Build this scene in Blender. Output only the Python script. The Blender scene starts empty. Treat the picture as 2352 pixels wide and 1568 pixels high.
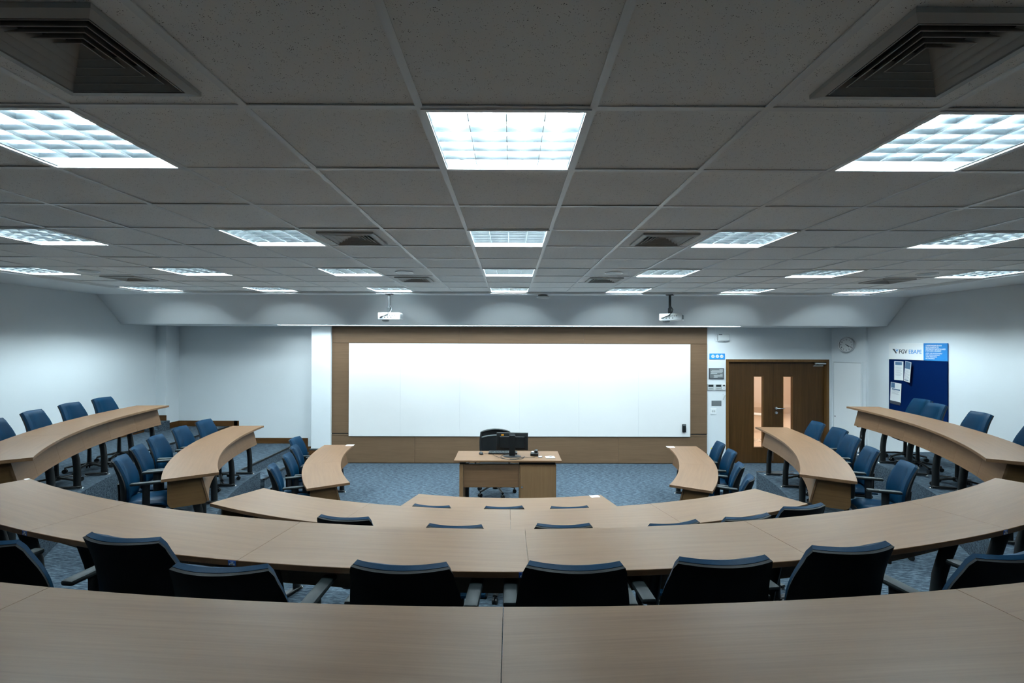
import bpy, bmesh, math, random
from mathutils import Vector, Matrix
from mathutils.geometry import tessellate_polygon
PI = math.pi
rnd = random.Random(7)
SC = bpy.context.scene
COL = SC.collection

# ------------------------------------------------------------------ camera, world, exposure
CAM = (0.017, 0.0, 2.42)
YAW, PITCH, ROLL = -0.00347, 0.00408, 0.00313
cd = bpy.data.cameras.new('camera'); cam = bpy.data.objects.new('camera', cd); COL.objects.link(cam)
cd.sensor_width = 36.0; cd.lens = 36.0 * 1118.57 / 2352.0; cd.clip_start = 0.02; cd.clip_end = 100
def cam_matrix():
    cy, sy, cp, sp, cr, sr = math.cos(YAW), math.sin(YAW), math.cos(PITCH), math.sin(PITCH), math.cos(ROLL), math.sin(ROLL)
    Y = Matrix(((cy, sy, 0), (-sy, cy, 0), (0, 0, 1)))
    A = Matrix(((1, 0, 0), (0, 0, -1), (0, 1, 0)))
    P = Matrix(((1, 0, 0), (0, cp, sp), (0, -sp, cp)))
    R = Matrix(((cr, -sr, 0), (sr, cr, 0), (0, 0, 1)))
    M = R @ P @ A @ Y                       # world -> x right, y down, z forward
    w = M.transposed()
    x, y, z = w.col[0], w.col[1], w.col[2]
    m = Matrix((x, -y, -z)).transposed()
    return Matrix.Translation(CAM) @ m.to_4x4(), w
CM, W3 = cam_matrix()
cam.matrix_world = CM
SC.camera = cam
def on_z(px, py, z):
    """point of the horizontal plane z seen at a pixel of the photograph (used once, to survey the room)"""
    d = W3 @ Vector(((px - 1176) / 1118.57, (py - 784) / 1118.57, 1))
    t = (z - CAM[2]) / d.z
    return Vector((CAM[0] + d.x * t, CAM[1] + d.y * t, z))

wd = bpy.data.worlds.new('world'); SC.world = wd; wd.use_nodes = True
wd.node_tree.nodes['Background'].inputs[0].default_value = (0.5, 0.6, 0.65, 1)
wd.node_tree.nodes['Background'].inputs[1].default_value = 0.02
vs = SC.view_settings; vs.view_transform = 'Standard'; vs.look = 'None'; vs.gamma = 1; vs.use_curve_mapping = False
vs.exposure = 2.08
SC.cycles.caustics_reflective = False; SC.cycles.caustics_refractive = False
SC.cycles.max_bounces = 8; SC.cycles.diffuse_bounces = 5; SC.cycles.glossy_bounces = 4
SC.cycles.sample_clamp_indirect = 4.0
COOL = (0.775, 0.95, 1.02)
STRIP_W, TUBE_E = 3.4, 46.0

# ------------------------------------------------------------------ materials
MATS = {}
def base_mat(name, col, rough=0.5, metal=0.0, spec=0.5, emit=None, es=0.0):
    m = bpy.data.materials.new(name); m.use_nodes = True
    b = m.node_tree.nodes['Principled BSDF']
    b.inputs['Base Color'].default_value = (*col, 1); b.inputs['Roughness'].default_value = rough
    b.inputs['Metallic'].default_value = metal; b.inputs['Specular IOR Level'].default_value = spec
    if emit:
        b.inputs['Emission Color'].default_value = (*emit, 1); b.inputs['Emission Strength'].default_value = es
    MATS[name] = m
    return m
def N(m, t, **k):
    n = m.node_tree.nodes.new(t)
    for a, v in k.items(): setattr(n, a, v)
    return n
def L(m, a, b): m.node_tree.links.new(a, b)
def ramp(m, fac, stops, interp='LINEAR'):
    r = N(m, 'ShaderNodeValToRGB'); r.color_ramp.interpolation = interp
    e = r.color_ramp.elements
    while len(e) < len(stops): e.new(0.5)
    for i, (p, c) in enumerate(stops):
        e[i].position = p; e[i].color = (*c, 1)
    L(m, fac, r.inputs[0]); return r.outputs[0]
def coords(m, scale, kind='Object'):
    t = N(m, 'ShaderNodeTexCoord'); mp = N(m, 'ShaderNodeMapping'); mp.inputs['Scale'].default_value = scale
    L(m, t.outputs[kind], mp.inputs[0]); return mp.outputs[0]
def noise(m, vec, scale=1.0, detail=4.0, rough=0.5, dist=0.0):
    n = N(m, 'ShaderNodeTexNoise'); n.inputs['Scale'].default_value = scale; n.inputs['Detail'].default_value = detail
    n.inputs['Roughness'].default_value = rough; n.inputs['Distortion'].default_value = dist
    L(m, vec, n.inputs['Vector']); return n.outputs[0]
def bsdf(m): return m.node_tree.nodes['Principled BSDF']
def bump(m, h, strength=0.3, dist=0.002):
    b = N(m, 'ShaderNodeBump'); b.inputs['Strength'].default_value = strength; b.inputs['Distance'].default_value = dist
    L(m, h, b.inputs['Height']); L(m, b.outputs[0], bsdf(m).inputs['Normal'])
def wood(name, c0, c1, c2, axis='x', rough=0.45, k=1.0):
    m = base_mat(name, c1, rough, spec=0.2)
    s = {'x': (1.1 * k, 30 * k, 30 * k), 'z': (30 * k, 30 * k, 1.1 * k)}[axis]
    v = coords(m, s)
    a = noise(m, v, 1.0, 5, 0.62, 0.5)
    s2 = {'x': (2.5, 170, 170), 'z': (170, 170, 2.5)}[axis]
    f = noise(m, coords(m, s2), 1.0, 3, 0.6)
    mx = N(m, 'ShaderNodeMath', operation='MULTIPLY_ADD'); mx.inputs[1].default_value = 0.40
    L(m, f, mx.inputs[0])
    ml = N(m, 'ShaderNodeMath', operation='MULTIPLY'); ml.inputs[1].default_value = 0.6; L(m, a, ml.inputs[0]); L(m, ml.outputs[0], mx.inputs[2])
    L(m, ramp(m, mx.outputs[0], [(0.36, c0), (0.5, c1), (0.66, c2)]), bsdf(m).inputs['Base Color'])
    return m
OAK = ((0.1029, 0.0538, 0.0261), (0.1211, 0.0657, 0.0332), (0.1400, 0.0783, 0.0411))
m_oak = wood('oak laminate', *OAK)
m_oakv = wood('oak laminate upright grain', (0.1376, 0.0757, 0.0344), (0.1565, 0.0877, 0.0413), (0.1754, 0.1006, 0.0490), axis='z')
m_panel = wood('oak wall panelling', (0.0963, 0.0585, 0.0335), (0.1118, 0.0697, 0.0404), (0.1273, 0.0800, 0.0473), k=0.8)
m_end = wood('oak laminate end boards', (0.0950, 0.0484, 0.0176), (0.1091, 0.0572, 0.0220), (0.1232, 0.0669, 0.0264))
m_walnut = wood('dark walnut veneer', (0.0289, 0.0123, 0.0032), (0.0425, 0.0191, 0.0053), (0.0612, 0.0289, 0.0085), axis='z', rough=0.4, k=0.7)
m_jamb = wood('walnut lipping', (0.0720, 0.0324, 0.0090), (0.0900, 0.0432, 0.0126), (0.1125, 0.0558, 0.0162), axis='z', rough=0.4)
m_skirt = wood('walnut skirting', (0.0510, 0.0221, 0.0068), (0.0680, 0.0306, 0.0093), (0.0850, 0.0408, 0.0136), axis='x', rough=0.4)
m_wall = base_mat('white wall paint', (0.585, 0.625, 0.645), 0.7, spec=0.15)
bump(m_wall, noise(m_wall, coords(m_wall, (1, 1, 1)), 60, 3), 0.04, 0.002)
m_soffit = base_mat('white plaster', (0.74, 0.77, 0.78), 0.8, spec=0.2)
m_board = base_mat('whiteboard enamel', (0.6348, 0.6394, 0.6348), 0.25, spec=0.3)
m_joint = base_mat('board joint', (0.5, 0.53, 0.55), 0.5)
m_black = base_mat('black plastic', (0.004, 0.005, 0.0055), 0.45, spec=0.3)
m_blackmetal = base_mat('black powder coat', (0.004, 0.005, 0.0055), 0.5, spec=0.3)
m_shell = base_mat('black chair shell', (0.002, 0.0025, 0.003), 0.6, spec=0.15)
m_arm = base_mat('charcoal arm pad', (0.007, 0.010, 0.011), 0.55, spec=0.2)
m_vinyl = base_mat('navy vinyl', (0.0003, 0.0133, 0.0318), 0.5, spec=0.06)
bump(m_vinyl, noise(m_vinyl, coords(m_vinyl, (1, 1, 1)), 320, 2), 0.25, 0.001)
m_mesh = base_mat('black mesh fabric', (0.0035, 0.004, 0.0045), 0.9, spec=0.1)
m_chrome = base_mat('chrome', (0.75, 0.77, 0.78), 0.18, metal=1)
m_steel = base_mat('brushed steel', (0.55, 0.56, 0.57), 0.35, metal=1)
m_white = base_mat('white plastic', (0.6660, 0.6930, 0.7020), 0.4)
m_cream = base_mat('pale grey plastic', (0.4160, 0.4480, 0.4560), 0.45)
m_grey = base_mat('grey plastic', (0.11, 0.125, 0.13), 0.45)
m_dark = base_mat('dark void', (0.008, 0.009, 0.010), 0.9)
m_screen = base_mat('dark screen glass', (0.02, 0.025, 0.028), 0.15)
m_yellow = base_mat('yellow label', (0.62, 0.55, 0.02), 0.6)
m_orange = base_mat('orange sticker', (0.70, 0.28, 0.01), 0.6)
m_paper = base_mat('paper', (0.6480, 0.6660, 0.6660), 0.8)
m_ink = base_mat('dark ink', (0.03, 0.035, 0.045), 0.7)
m_softink = base_mat('grey print', (0.33, 0.35, 0.37), 0.8)
m_navy = base_mat('navy felt', (0.0003, 0.0076, 0.0442), 0.9, spec=0.03)
m_sky = base_mat('sky blue print', (0.0120, 0.1760, 0.4480), 0.5)
m_signblue = base_mat('bright blue sign', (0.0160, 0.2400, 0.6000), 0.4)
m_tagblue = base_mat('blue asset tag', (0.01, 0.07, 0.33), 0.45)
m_logoblue = base_mat('logo blue', (0.03, 0.22, 0.55), 0.5)
m_photo = base_mat('printed photo', (0.06, 0.13, 0.22), 0.6)
m_louv = base_mat('mirror louvre', (0.74, 0.82, 0.86), 0.22, metal=1)
m_lhouse = base_mat('white enamel', (0.80, 0.84, 0.86), 0.4)
m_tbar = base_mat('ceiling bar paint', (0.78, 0.81, 0.81), 0.38, spec=0.6)
m_vent = base_mat('vent paint', (0.40, 0.40, 0.38), 0.5)
m_tube = base_mat('lit tube', (0.9, 0.9, 0.9), 0.5, emit=COOL, es=TUBE_E)
def tube_mat(f):
    k = 'lit tube %.2f' % f
    return MATS.get(k) or base_mat(k, (0.9, 0.9, 0.9), 0.5, emit=COOL, es=TUBE_E * f)
m_led = base_mat('lit strip', (0.9, 0.9, 0.9), 0.5, emit=(0.88, 0.97, 1.0), es=7.0)
m_tile_b = base_mat('beige floor tile', (0.58, 0.46, 0.36), 0.3)
m_beige = base_mat('beige corridor wall', (0.74, 0.62, 0.52), 0.7)
m_mosaic = base_mat('mosaic band', (0.4, 0.33, 0.27), 0.4)
_v = N(m_mosaic, 'ShaderNodeTexVoronoi'); _v.inputs['Scale'].default_value = 30; L(m_mosaic, coords(m_mosaic, (1, 1, 1)), _v.inputs['Vector'])
L(m_mosaic, ramp(m_mosaic, _v.outputs['Color'], [(0.2, (0.12, 0.08, 0.05)), (0.6, (0.75, 0.65, 0.55))]), bsdf(m_mosaic).inputs['Base Color'])
m_tabletop = base_mat('honey wood', (0.55, 0.27, 0.08), 0.4)
m_glass = bpy.data.materials.new('door glass'); m_glass.use_nodes = True
_nt = m_glass.node_tree; _nt.nodes.clear()
_o = _nt.nodes.new('ShaderNodeOutputMaterial'); _mx = _nt.nodes.new('ShaderNodeMixShader'); _tr = _nt.nodes.new('ShaderNodeBsdfTransparent'); _gl = _nt.nodes.new('ShaderNodeBsdfGlossy')
_gl.inputs['Roughness'].default_value = 0.05; _mx.inputs[0].default_value = 0.06; _tr.inputs[0].default_value = (0.95, 0.97, 0.96, 1)
_nt.links.new(_tr.outputs[0], _mx.inputs[1]); _nt.links.new(_gl.outputs[0], _mx.inputs[2]); _nt.links.new(_mx.outputs[0], _o.inputs[0])

# ceiling tiles: fissured mineral board with pin holes
m_tile = base_mat('mineral fibre tile', (0.56, 0.58, 0.56), 0.9, spec=0.1)
_c = coords(m_tile, (1, 1, 1))
_v = N(m_tile, 'ShaderNodeTexVoronoi'); _v.inputs['Scale'].default_value = 165; L(m_tile, _c, _v.inputs['Vector'])
_cl = noise(m_tile, _c, 45, 2, 0.5)
_th = N(m_tile, 'ShaderNodeMapRange'); _th.inputs[1].default_value = 0.40; _th.inputs[2].default_value = 0.68; _th.inputs[3].default_value = 0.05; _th.inputs[4].default_value = 0.27
L(m_tile, _cl, _th.inputs[0])
_lt = N(m_tile, 'ShaderNodeMath', operation='LESS_THAN'); L(m_tile, _v.outputs['Distance'], _lt.inputs[0]); L(m_tile, _th.outputs[0], _lt.inputs[1])
_mt = noise(m_tile, _c, 3, 3, 0.5)
_bm = ramp(m_tile, _mt, [(0.3, (0.895, 0.915, 0.895)), (0.7, (0.92, 0.935, 0.92))])
_mm = N(m_tile, 'ShaderNodeMix', data_type='RGBA'); L(m_tile, _lt.outputs[0], _mm.inputs[0]); L(m_tile, _bm, _mm.inputs[6]); _mm.inputs[7].default_value = (0.14, 0.155, 0.155, 1)
L(m_tile, _mm.outputs[2], bsdf(m_tile).inputs['Base Color'])

# woven blue carpet
m_carpet = base_mat('blue woven carpet', (0.10, 0.16, 0.23), 0.95, spec=0.05)
_a = noise(m_carpet, coords(m_carpet, (22, 130, 130), 'Generated' if False else 'Object'), 1.0, 3, 0.6)
_mp = N(m_carpet, 'ShaderNodeMapping'); _tc = N(m_carpet, 'ShaderNodeTexCoord'); _mp.inputs['Rotation'].default_value = (0, 0, 0.95); _mp.inputs['Scale'].default_value = (12, 95, 60)
L(m_carpet, _tc.outputs['Object'], _mp.inputs[0])
_b = noise(m_carpet, _mp.outputs[0], 1.0, 3, 0.6)
_ad = N(m_carpet, 'ShaderNodeMath', operation='MULTIPLY_ADD'); _ad.inputs[1].default_value = 0.4; L(m_carpet, _a, _ad.inputs[0])
_ml = N(m_carpet, 'ShaderNodeMath', operation='MULTIPLY'); _ml.inputs[1].default_value = 0.6; L(m_carpet, _b, _ml.inputs[0]); L(m_carpet, _ml.outputs[0], _ad.inputs[2])
L(m_carpet, ramp(m_carpet, _ad.outputs[0], [(0.38, (0.012, 0.019, 0.028)), (0.5, (0.037, 0.053, 0.070)), (0.62, (0.102, 0.132, 0.152))]), bsdf(m_carpet).inputs['Base Color'])
bump(m_carpet, _ad.outputs[0], 0.5, 0.004)

# ------------------------------------------------------------------ mesh helpers
class MB:
    def __init__(s): s.v = []; s.f = []; s.sm = []
    def add(s, v, f, smooth=False, M=None):
        o = len(s.v)
        s.v += [tuple(M @ Vector(p)) if M else tuple(p) for p in v]
        s.f += [tuple(i + o for i in q) for q in f]; s.sm += [smooth] * len(f)
        return s
    def box(s, x0, x1, y0, y1, z0, z1, bev=0.0, M=None, seg=1):
        if bev <= 0:
            v = [(x, y, z) for z in (z0, z1) for y in (y0, y1) for x in (x0, x1)]
            return s.add(v, [(0, 2, 3, 1), (4, 5, 7, 6), (0, 1, 5, 4), (2, 6, 7, 3), (0, 4, 6, 2), (1, 3, 7, 5)], False, M)
        bm = bmesh.new(); bmesh.ops.create_cube(bm, size=1)
        for q in bm.verts: q.co = Vector(((x0 + x1) / 2 + q.co.x * (x1 - x0), (y0 + y1) / 2 + q.co.y * (y1 - y0), (z0 + z1) / 2 + q.co.z * (z1 - z0)))
        bmesh.ops.bevel(bm, geom=bm.edges[:], offset=bev, segments=seg, profile=0.5, affect='EDGES')
        bm.verts.index_update()
        s.add([q.co[:] for q in bm.verts], [[q.index for q in f.verts] for f in bm.faces], seg > 1, M); bm.free(); return s
    def prism(s, poly, z0, z1, M=None, smooth=False):
        """extrude a polygon (x,y) from z0 to z1"""
        n = len(poly)
        v = [(x, y, z0) for x, y in poly] + [(x, y, z1) for x, y in poly]
        f = [(i, (i + 1) % n, (i + 1) % n + n, i + n) for i in range(n)]
        s.add(v, f, smooth, M)
        tri = tessellate_polygon([[Vector((x, y, 0)) for x, y in poly]])
        s.add(v, [t[::-1] for t in tri] + [tuple(i + n for i in t) for t in tri], False, M); return s
    def cyl(s, p0, p1, r0, r1=None, n=16, caps=True, smooth=True):
        r1 = r0 if r1 is None else r1
        p0, p1 = Vector(p0), Vector(p1); d = (p1 - p0).normalized()
        a = d.orthogonal().normalized(); b = d.cross(a)
        v = [p0 + (a * math.cos(t) + b * math.sin(t)) * r0 for t in [2 * PI * i / n for i in range(n)]]
        v += [p1 + (a * math.cos(t) + b * math.sin(t)) * r1 for t in [2 * PI * i / n for i in range(n)]]
        s.add(v, [(i, (i + 1) % n, (i + 1) % n + n, i + n) for i in range(n)], smooth)
        if caps: s.add(v, [tuple(range(n))[::-1], tuple(range(n, 2 * n))])
        return s
    def tube(s, pts, r, n=8, ell=None):
        """swept round (or elliptical: ell=(ra, rb, axis_a)) tube"""
        P = [Vector(p) for p in pts]; rows = []
        for i, p in enumerate(P):
            d = (P[min(i + 1, len(P) - 1)] - P[max(i - 1, 0)]).normalized()
            if ell: a = Vector(ell[2]); a = (a - d * a.dot(d)).normalized(); ra, rb = ell[0], ell[1]
            else:
                a = d.orthogonal().normalized() if i == 0 else (rows_a - d * rows_a.dot(d)).normalized(); ra = rb = r if not isinstance(r, (list, tuple)) else r[i]
            rows_a = a; b = d.cross(a)
            rows.append([p + a * math.cos(2 * PI * k / n) * ra + b * math.sin(2 * PI * k / n) * rb for k in range(n)])
        v = [q for row in rows for q in row]; f = []
        for i in range(len(P) - 1):
            for k in range(n): f.append((i * n + k, i * n + (k + 1) % n, (i + 1) * n + (k + 1) % n, (i + 1) * n + k))
        s.add(v, f, True); s.add(v, [tuple(range(n))[::-1], tuple(range(len(v) - n, len(v)))]); return s
    def lathe(s, prof, n=24, M=None):
        v = [(r * math.cos(2 * PI * k / n), r * math.sin(2 * PI * k / n), z) for r, z in prof for k in range(n)]
        f = [(i * n + k, i * n + (k + 1) % n, (i + 1) * n + (k + 1) % n, (i + 1) * n + k) for i in range(len(prof) - 1) for k in range(n)]
        s.add(v, f, True, M); return s
    def mesh(s, name, mat):
        me = bpy.data.meshes.new(name); me.from_pydata(s.v, [], s.f)
        me.polygons.foreach_set('use_smooth', s.sm)
        bm = bmesh.new(); bm.from_mesh(me); bmesh.ops.remove_doubles(bm, verts=bm.verts, dist=1e-5)
        bmesh.ops.recalc_face_normals(bm, faces=bm.faces); bm.to_mesh(me); bm.free()
        if any(s.sm): me.set_sharp_from_angle(angle=math.radians(42))
        me.materials.append(mat); return me
    def build(s, name, mat, parent=None, loc=None, rotz=0.0):
        o = bpy.data.objects.new(name, s.mesh(name, mat)); COL.objects.link(o)
        if parent: o.parent = parent
        if loc is not None: o.location = loc
        o.rotation_euler[2] = rotz
        return o
def tag(o, label, cat, group=None):
    o['label'] = label; o['category'] = cat
    if group: o['group'] = group
    return o
def struct(o): o['kind'] = 'structure'; return o
def thing(name, label, cat, loc=(0, 0, 0), rotz=0.0, group=None):
    o = bpy.data.objects.new(name, None); COL.objects.link(o); o.location = loc; o.rotation_euler[2] = rotz
    o.empty_display_size = 0.05
    return tag(o, label, cat, group)
def copy_tree(o, parent=None):
    c = o.copy(); COL.objects.link(c)
    if parent: c.parent = parent
    for ch in o.children: copy_tree(ch, c)
    return c
def text(name, body, size, mat, parent, loc, rot=(PI / 2, 0, 0), align='LEFT', bold=0.0, shear=0.0):
    cu = bpy.data.curves.new(name, 'FONT'); cu.body = body; cu.size = size; cu.align_x = align; cu.extrude = 0.0004; cu.offset = bold; cu.shear = shear
    cu.materials.append(mat); cu.resolution_u = 3
    tmp = bpy.data.objects.new('lettering', cu); me = bpy.data.meshes.new_from_object(tmp)
    bpy.data.objects.remove(tmp)
    o = bpy.data.objects.new(name, me); COL.objects.link(o); o.parent = parent; o.location = loc; o.rotation_euler = rot
    return o

# ------------------------------------------------------------------ the room
XL, XR, YB = -7.0, 6.84, -1.8
ZC = 3.265; ZB = 3.235            # ceiling grid, plaster border
T = 0.625
YF, YFL = 9.85, 10.05
BT, BB = (8.28, ZB), (8.80, 2.755)  # sloped bulkhead: top edge, bottom edge (y, z)
# desks: circle centre and radius of the front edge, start and end point, tabletop segments (surveyed)
H = {1: 0.0, 2: 0.35, 3: 0.70, 4: 1.05}
TOPH, DEEP, THK = 0.74, 0.485, 0.028
DESK = {
    'L1': (1.742, 8.147, 4.298, (-2.56, 8.05), (-1.91, 5.88), 2),
    'R1': (-1.808, 8.162, 4.405, (1.92, 5.82), (2.60, 8.02), 2),
    'L2': (1.484, 8.110, 5.422, (-3.93, 7.83), (-2.97, 5.01), 2),
    'R2': (-2.208, 8.373, 6.200, (2.98, 4.99), (3.97, 7.84), 2),
    'L3': (1.288, 8.053, 6.598, (-5.30, 7.61), (-4.03, 4.16), 3),
    'R3': (-1.947, 8.266, 7.314, (4.13, 4.20), (5.35, 7.70), 3),
    'C1': (0.046, 9.184, 3.882, (-1.00, 5.44), (1.03, 5.42), 1),
    'C2': (0.004, 8.659, 4.747, (-2.24, 4.47), (2.27, 4.50), 4),
    'C3': (0.024, 9.433, 6.852, (-3.43, 3.51), (3.60, 3.59), 6),
    'C4': (0.012, 8.826, 7.656, (-4.40, 2.56), (4.40, 2.56), 8),
}
def ang(k, p): return math.atan2(p[1] - DESK[k][1], p[0] - DESK[k][0]) % (2 * PI)
SPAN = {}
for k, d in DESK.items():
    SPAN[k] = (ang(k, d[3]), ang(k, d[4]))
    if abs(SPAN[k][1] - SPAN[k][0]) > PI: SPAN[k] = (SPAN[k][0], SPAN[k][1] + 2 * PI)
def arc(k, dr, n=24, a=None):
    cx, cy, r = DESK[k][:3]; a0, a1 = a or SPAN[k]
    return [(cx + (r + dr) * math.cos(a0 + (a1 - a0) * i / n), cy + (r + dr) * math.sin(a0 + (a1 - a0) * i / n)) for i in range(n + 1)]

m = MB().box(XL, XR, YB, YFL + 0.1, -0.1, 0.0); struct(m.build('floor', m_carpet))
def tier(front, z, zlow, back):
    poly = front + back
    m = MB(); v = [(x, y, z) for x, y in poly]
    m.add(v, tessellate_polygon([[Vector((x, y, 0)) for x, y in poly]]))
    n = len(front)
    v = [(x, y, z) for x, y in front] + [(x, y, zlow) for x, y in front]
    m.add(v, [(i, i + 1, i + 1 + n, i + n) for i in range(n - 1)])
    return struct(m.build('floor_tier', m_carpet))
E0 = 0.05
f2 = [(-4.36, YFL), (-4.36, 7.93)] + arc('L2', E0) + arc('C2', E0) + arc('R2', E0) + [(4.02, 7.90), (XR, 7.90)]
tier(f2, 0.35, 0.0, [(XR, YB), (XL, YB), (XL, YFL)])
f3 = [(-5.77, YFL), (-5.77, 7.76)] + arc('L3', E0) + arc('C3', E0) + arc('R3', E0) + [(5.40, 7.80), (XR, 7.80)]
tier(f3, 0.70, 0.35, [(XR, YB), (XL, YB), (XL, YFL)])
f4 = [(XL, 3.05)] + arc('C4', E0) + [(XR, 3.05)]
tier(f4, 1.05, 0.70, [(XR, YB), (XL, YB)])
struct(MB().box(-4.36, -4.03, 8.05, YFL, 0, 0.175).build('floor_step', m_carpet))
struct(MB().box(-5.77, -5.44, 7.86, YFL, 0.35, 0.525).build('floor_step', m_carpet))
struct(MB().box(XL, -6.72, 9.35, 9.67, 0.70, 0.875).build('floor_step', m_carpet))
for (x, z, y0) in ((-4.36, 0.35, 7.93), (-4.03, 0.175, 8.05), (-5.77, 0.70, 7.76), (-5.44, 0.525, 7.86)):
    struct(MB().box(x - 0.03, x + 0.008, y0, YFL - 0.01, z - 0.022, z + 0.006, 0.003).build('trim_nosing', m_black))
struct(MB().box(4.02, 4.62, 7.87, 7.91, 0.33, 0.356, 0.003).build('trim_nosing', m_black))

# walls
def quad_wall(name, pts, z0, z1, mat=m_wall):
    m = MB()
    v = [(x, y, z0) for x, y in pts] + [(x, y, z1) for x, y in pts]; n = len(pts)
    m.add(v, [(i, i + 1, i + 1 + n, i + n) for i in range(n - 1)])
    return struct(m.build(name, mat))
ZT = 3.3
CHA, CHB = (6.53, YF), (6.80, 9.27)
quad_wall('wall_left', [(XL, YB), (XL, 9.67), (-6.80, 9.67), (-6.80, YFL)], -0.05, ZT)
quad_wall('wall_right', [(XR, YB), (XR, 9.27)], -0.05, ZT); quad_wall('wall_angled', [(XR, 9.27), CHB, CHA], -0.05, ZT)
quad_wall('wall_back', [(XL, YB), (XR, YB)], -0.05, ZT)
DX0, DX1, DZ = 4.385, 6.475, 2.115     # door opening (outer frame)
m = MB()
m.box(-6.80, -4.0, YFL, YFL + 0.1, -0.05, ZT)
m.box(-3.60, DX0, YF, YF + 0.2, -0.05, ZT); m.box(DX1, 6.56, YF, YF + 0.2, -0.05, ZT); m.box(DX0, DX1, YF, YF + 0.2, DZ, ZT)
struct(m.build('wall_front', m_wall))
struct(MB().box(-3.965, -3.575, 9.76, YFL + 0.1, -0.05, ZT, 0.006).build('wall_column', m_wall))

# ceiling: mineral tiles, bars, plaster border and sloped bulkhead
R0 = (2.7919 * T)                        # y of grid line 0
LIGHTS = [(c, r) for r, cs in ((0, (-3, 0, 3)), (3, (-6, -3, 0, 3, 6)), (6, (-9, -6, -3, 0, 3, 6, 9)), (9, (-9, -6, -3, 0, 3, 6, 9))) for c in cs]
VENTS = [(-2, -1), (2, -1), (-2, 3), (2, 3), (-8, 7), (-2, 7), (2, 7), (8, 7)]
holes = set(LIGHTS) | set(VENTS)
m = MB()
for c in range(-9, 10):
    for r in range(-5, 10):
        if (c, r) in holes: continue
        x0, x1, y0, y1 = (c - 0.5) * T, (c + 0.5) * T, R0 + r * T, R0 + (r + 1) * T
        g = 0.0045; q = [rnd.uniform(0.002, 0.007) for _ in range(4)]
        v = [(x0 + g, y0 + g, ZC + q[0]), (x1 - g, y0 + g, ZC + q[1]), (x1 - g, y1 - g, ZC + q[2]), (x0 + g, y1 - g, ZC + q[3])]
        m.add(v + [(a, b, ZC + 0.02) for a, b, _ in v], [(0, 1, 2, 3), (0, 4, 5, 1), (1, 5, 6, 2), (2, 6, 7, 3), (3, 7, 4, 0)])
struct(m.build('ceiling', m_tile))
gx0, gx1, gy0, gy1 = -9.5 * T, 9.5 * T, R0 - 5 * T, R0 + 10 * T
m = MB(); hw = 0.0135
for c in range(-9, 11):
    x = (c - 0.5) * T; m.box(x - hw, x + hw, gy0, gy1, ZC - 0.0015, ZC + 0.0025)
for r in range(-5, 11):
    y = R0 + r * T; m.box(gx0, gx1, y - hw, y + hw, ZC - 0.0012, ZC + 0.0025)
struct(m.build('trim_ceiling_bars', m_tbar))
struct(MB().box(XL, XR, YB, BT[0], ZC + 0.2, ZC + 0.22).build('ceiling_slab', m_dark))
m = MB()
ix0, ix1, iy1 = gx0 - 0.016, gx1 + 0.016, gy1 + 0.016
m.box(XL, ix0, YB, BT[0], ZB, ZC + 0.05); m.box(ix1, XR, YB, BT[0], ZB, ZC + 0.05); m.box(ix0, ix1, iy1, BT[0], ZB, ZC + 0.05); m.box(ix0, ix1, YB, gy0, ZB, ZC + 0.05)
struct(m.build('ceiling_border', m_soffit))
SL0, SL1, SLX0, SLX1 = 9.16, 9.34, -4.385, 4.385      # slot for the strip lights
m = MB()
m.add([(XL, *BT), (XR, *BT), (XR, *BB), (XL, *BB)], [(0, 1, 2, 3)])
z = BB[1]
for x0, x1, y0, y1 in ((XL, XR, BB[0], SL0), (XL, XR, SL1, YFL + 0.1), (XL, SLX0, SL0, SL1), (SLX1, XR, SL0, SL1)):
    m.add([(x0, y0, z), (x1, y0, z), (x1, y1, z), (x0, y1, z)], [(0, 1, 2, 3)])
struct(m.build('ceiling_bulkhead', m_soffit))
# skirting boards
def base(name, segs, mat=m_skirt):
    m = MB()
    for x0, x1, y0, y1, z0, z1 in segs: m.box(x0, x1, y0, y1, z0, z1, 0.003)
    return struct(m.build(name, mat))
SK, SD = 0.115, 0.018
base('baseboard_front', [(-6.80, -5.58, YFL - SD, YFL, 0.70, 0.70 + SK), (-5.66, -5.56, YFL - SD, YFL, 0.35, 0.70 + SK), (-5.56, -4.25, YFL - SD, YFL, 0.35, 0.35 + SK),
      (-4.25, -4.14, YFL - SD, YFL, 0.175, 0.35 + SK), (-4.14, -3.965, YFL - SD, YFL, 0.175, 0.175 + SK), (-4.0, -3.57, 9.745, 9.76, 0.0, 0.27),
      (4.01, DX0, YF - SD, YF, 0.0, 0.10)])
base('baseboard_left', [(-6.80, -6.782, 9.67, YFL, 0.70, 0.70 + SK), (XL, -6.78, 9.655, 9.67, 0.70, 0.98), (XL, XL + SD, 3.05, 9.67, 0.70, 0.70 + SK)])
base('baseboard_right', [(XR - SD, XR, 3.05, 7.80, 0.70, 0.70 + SK)])

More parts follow.
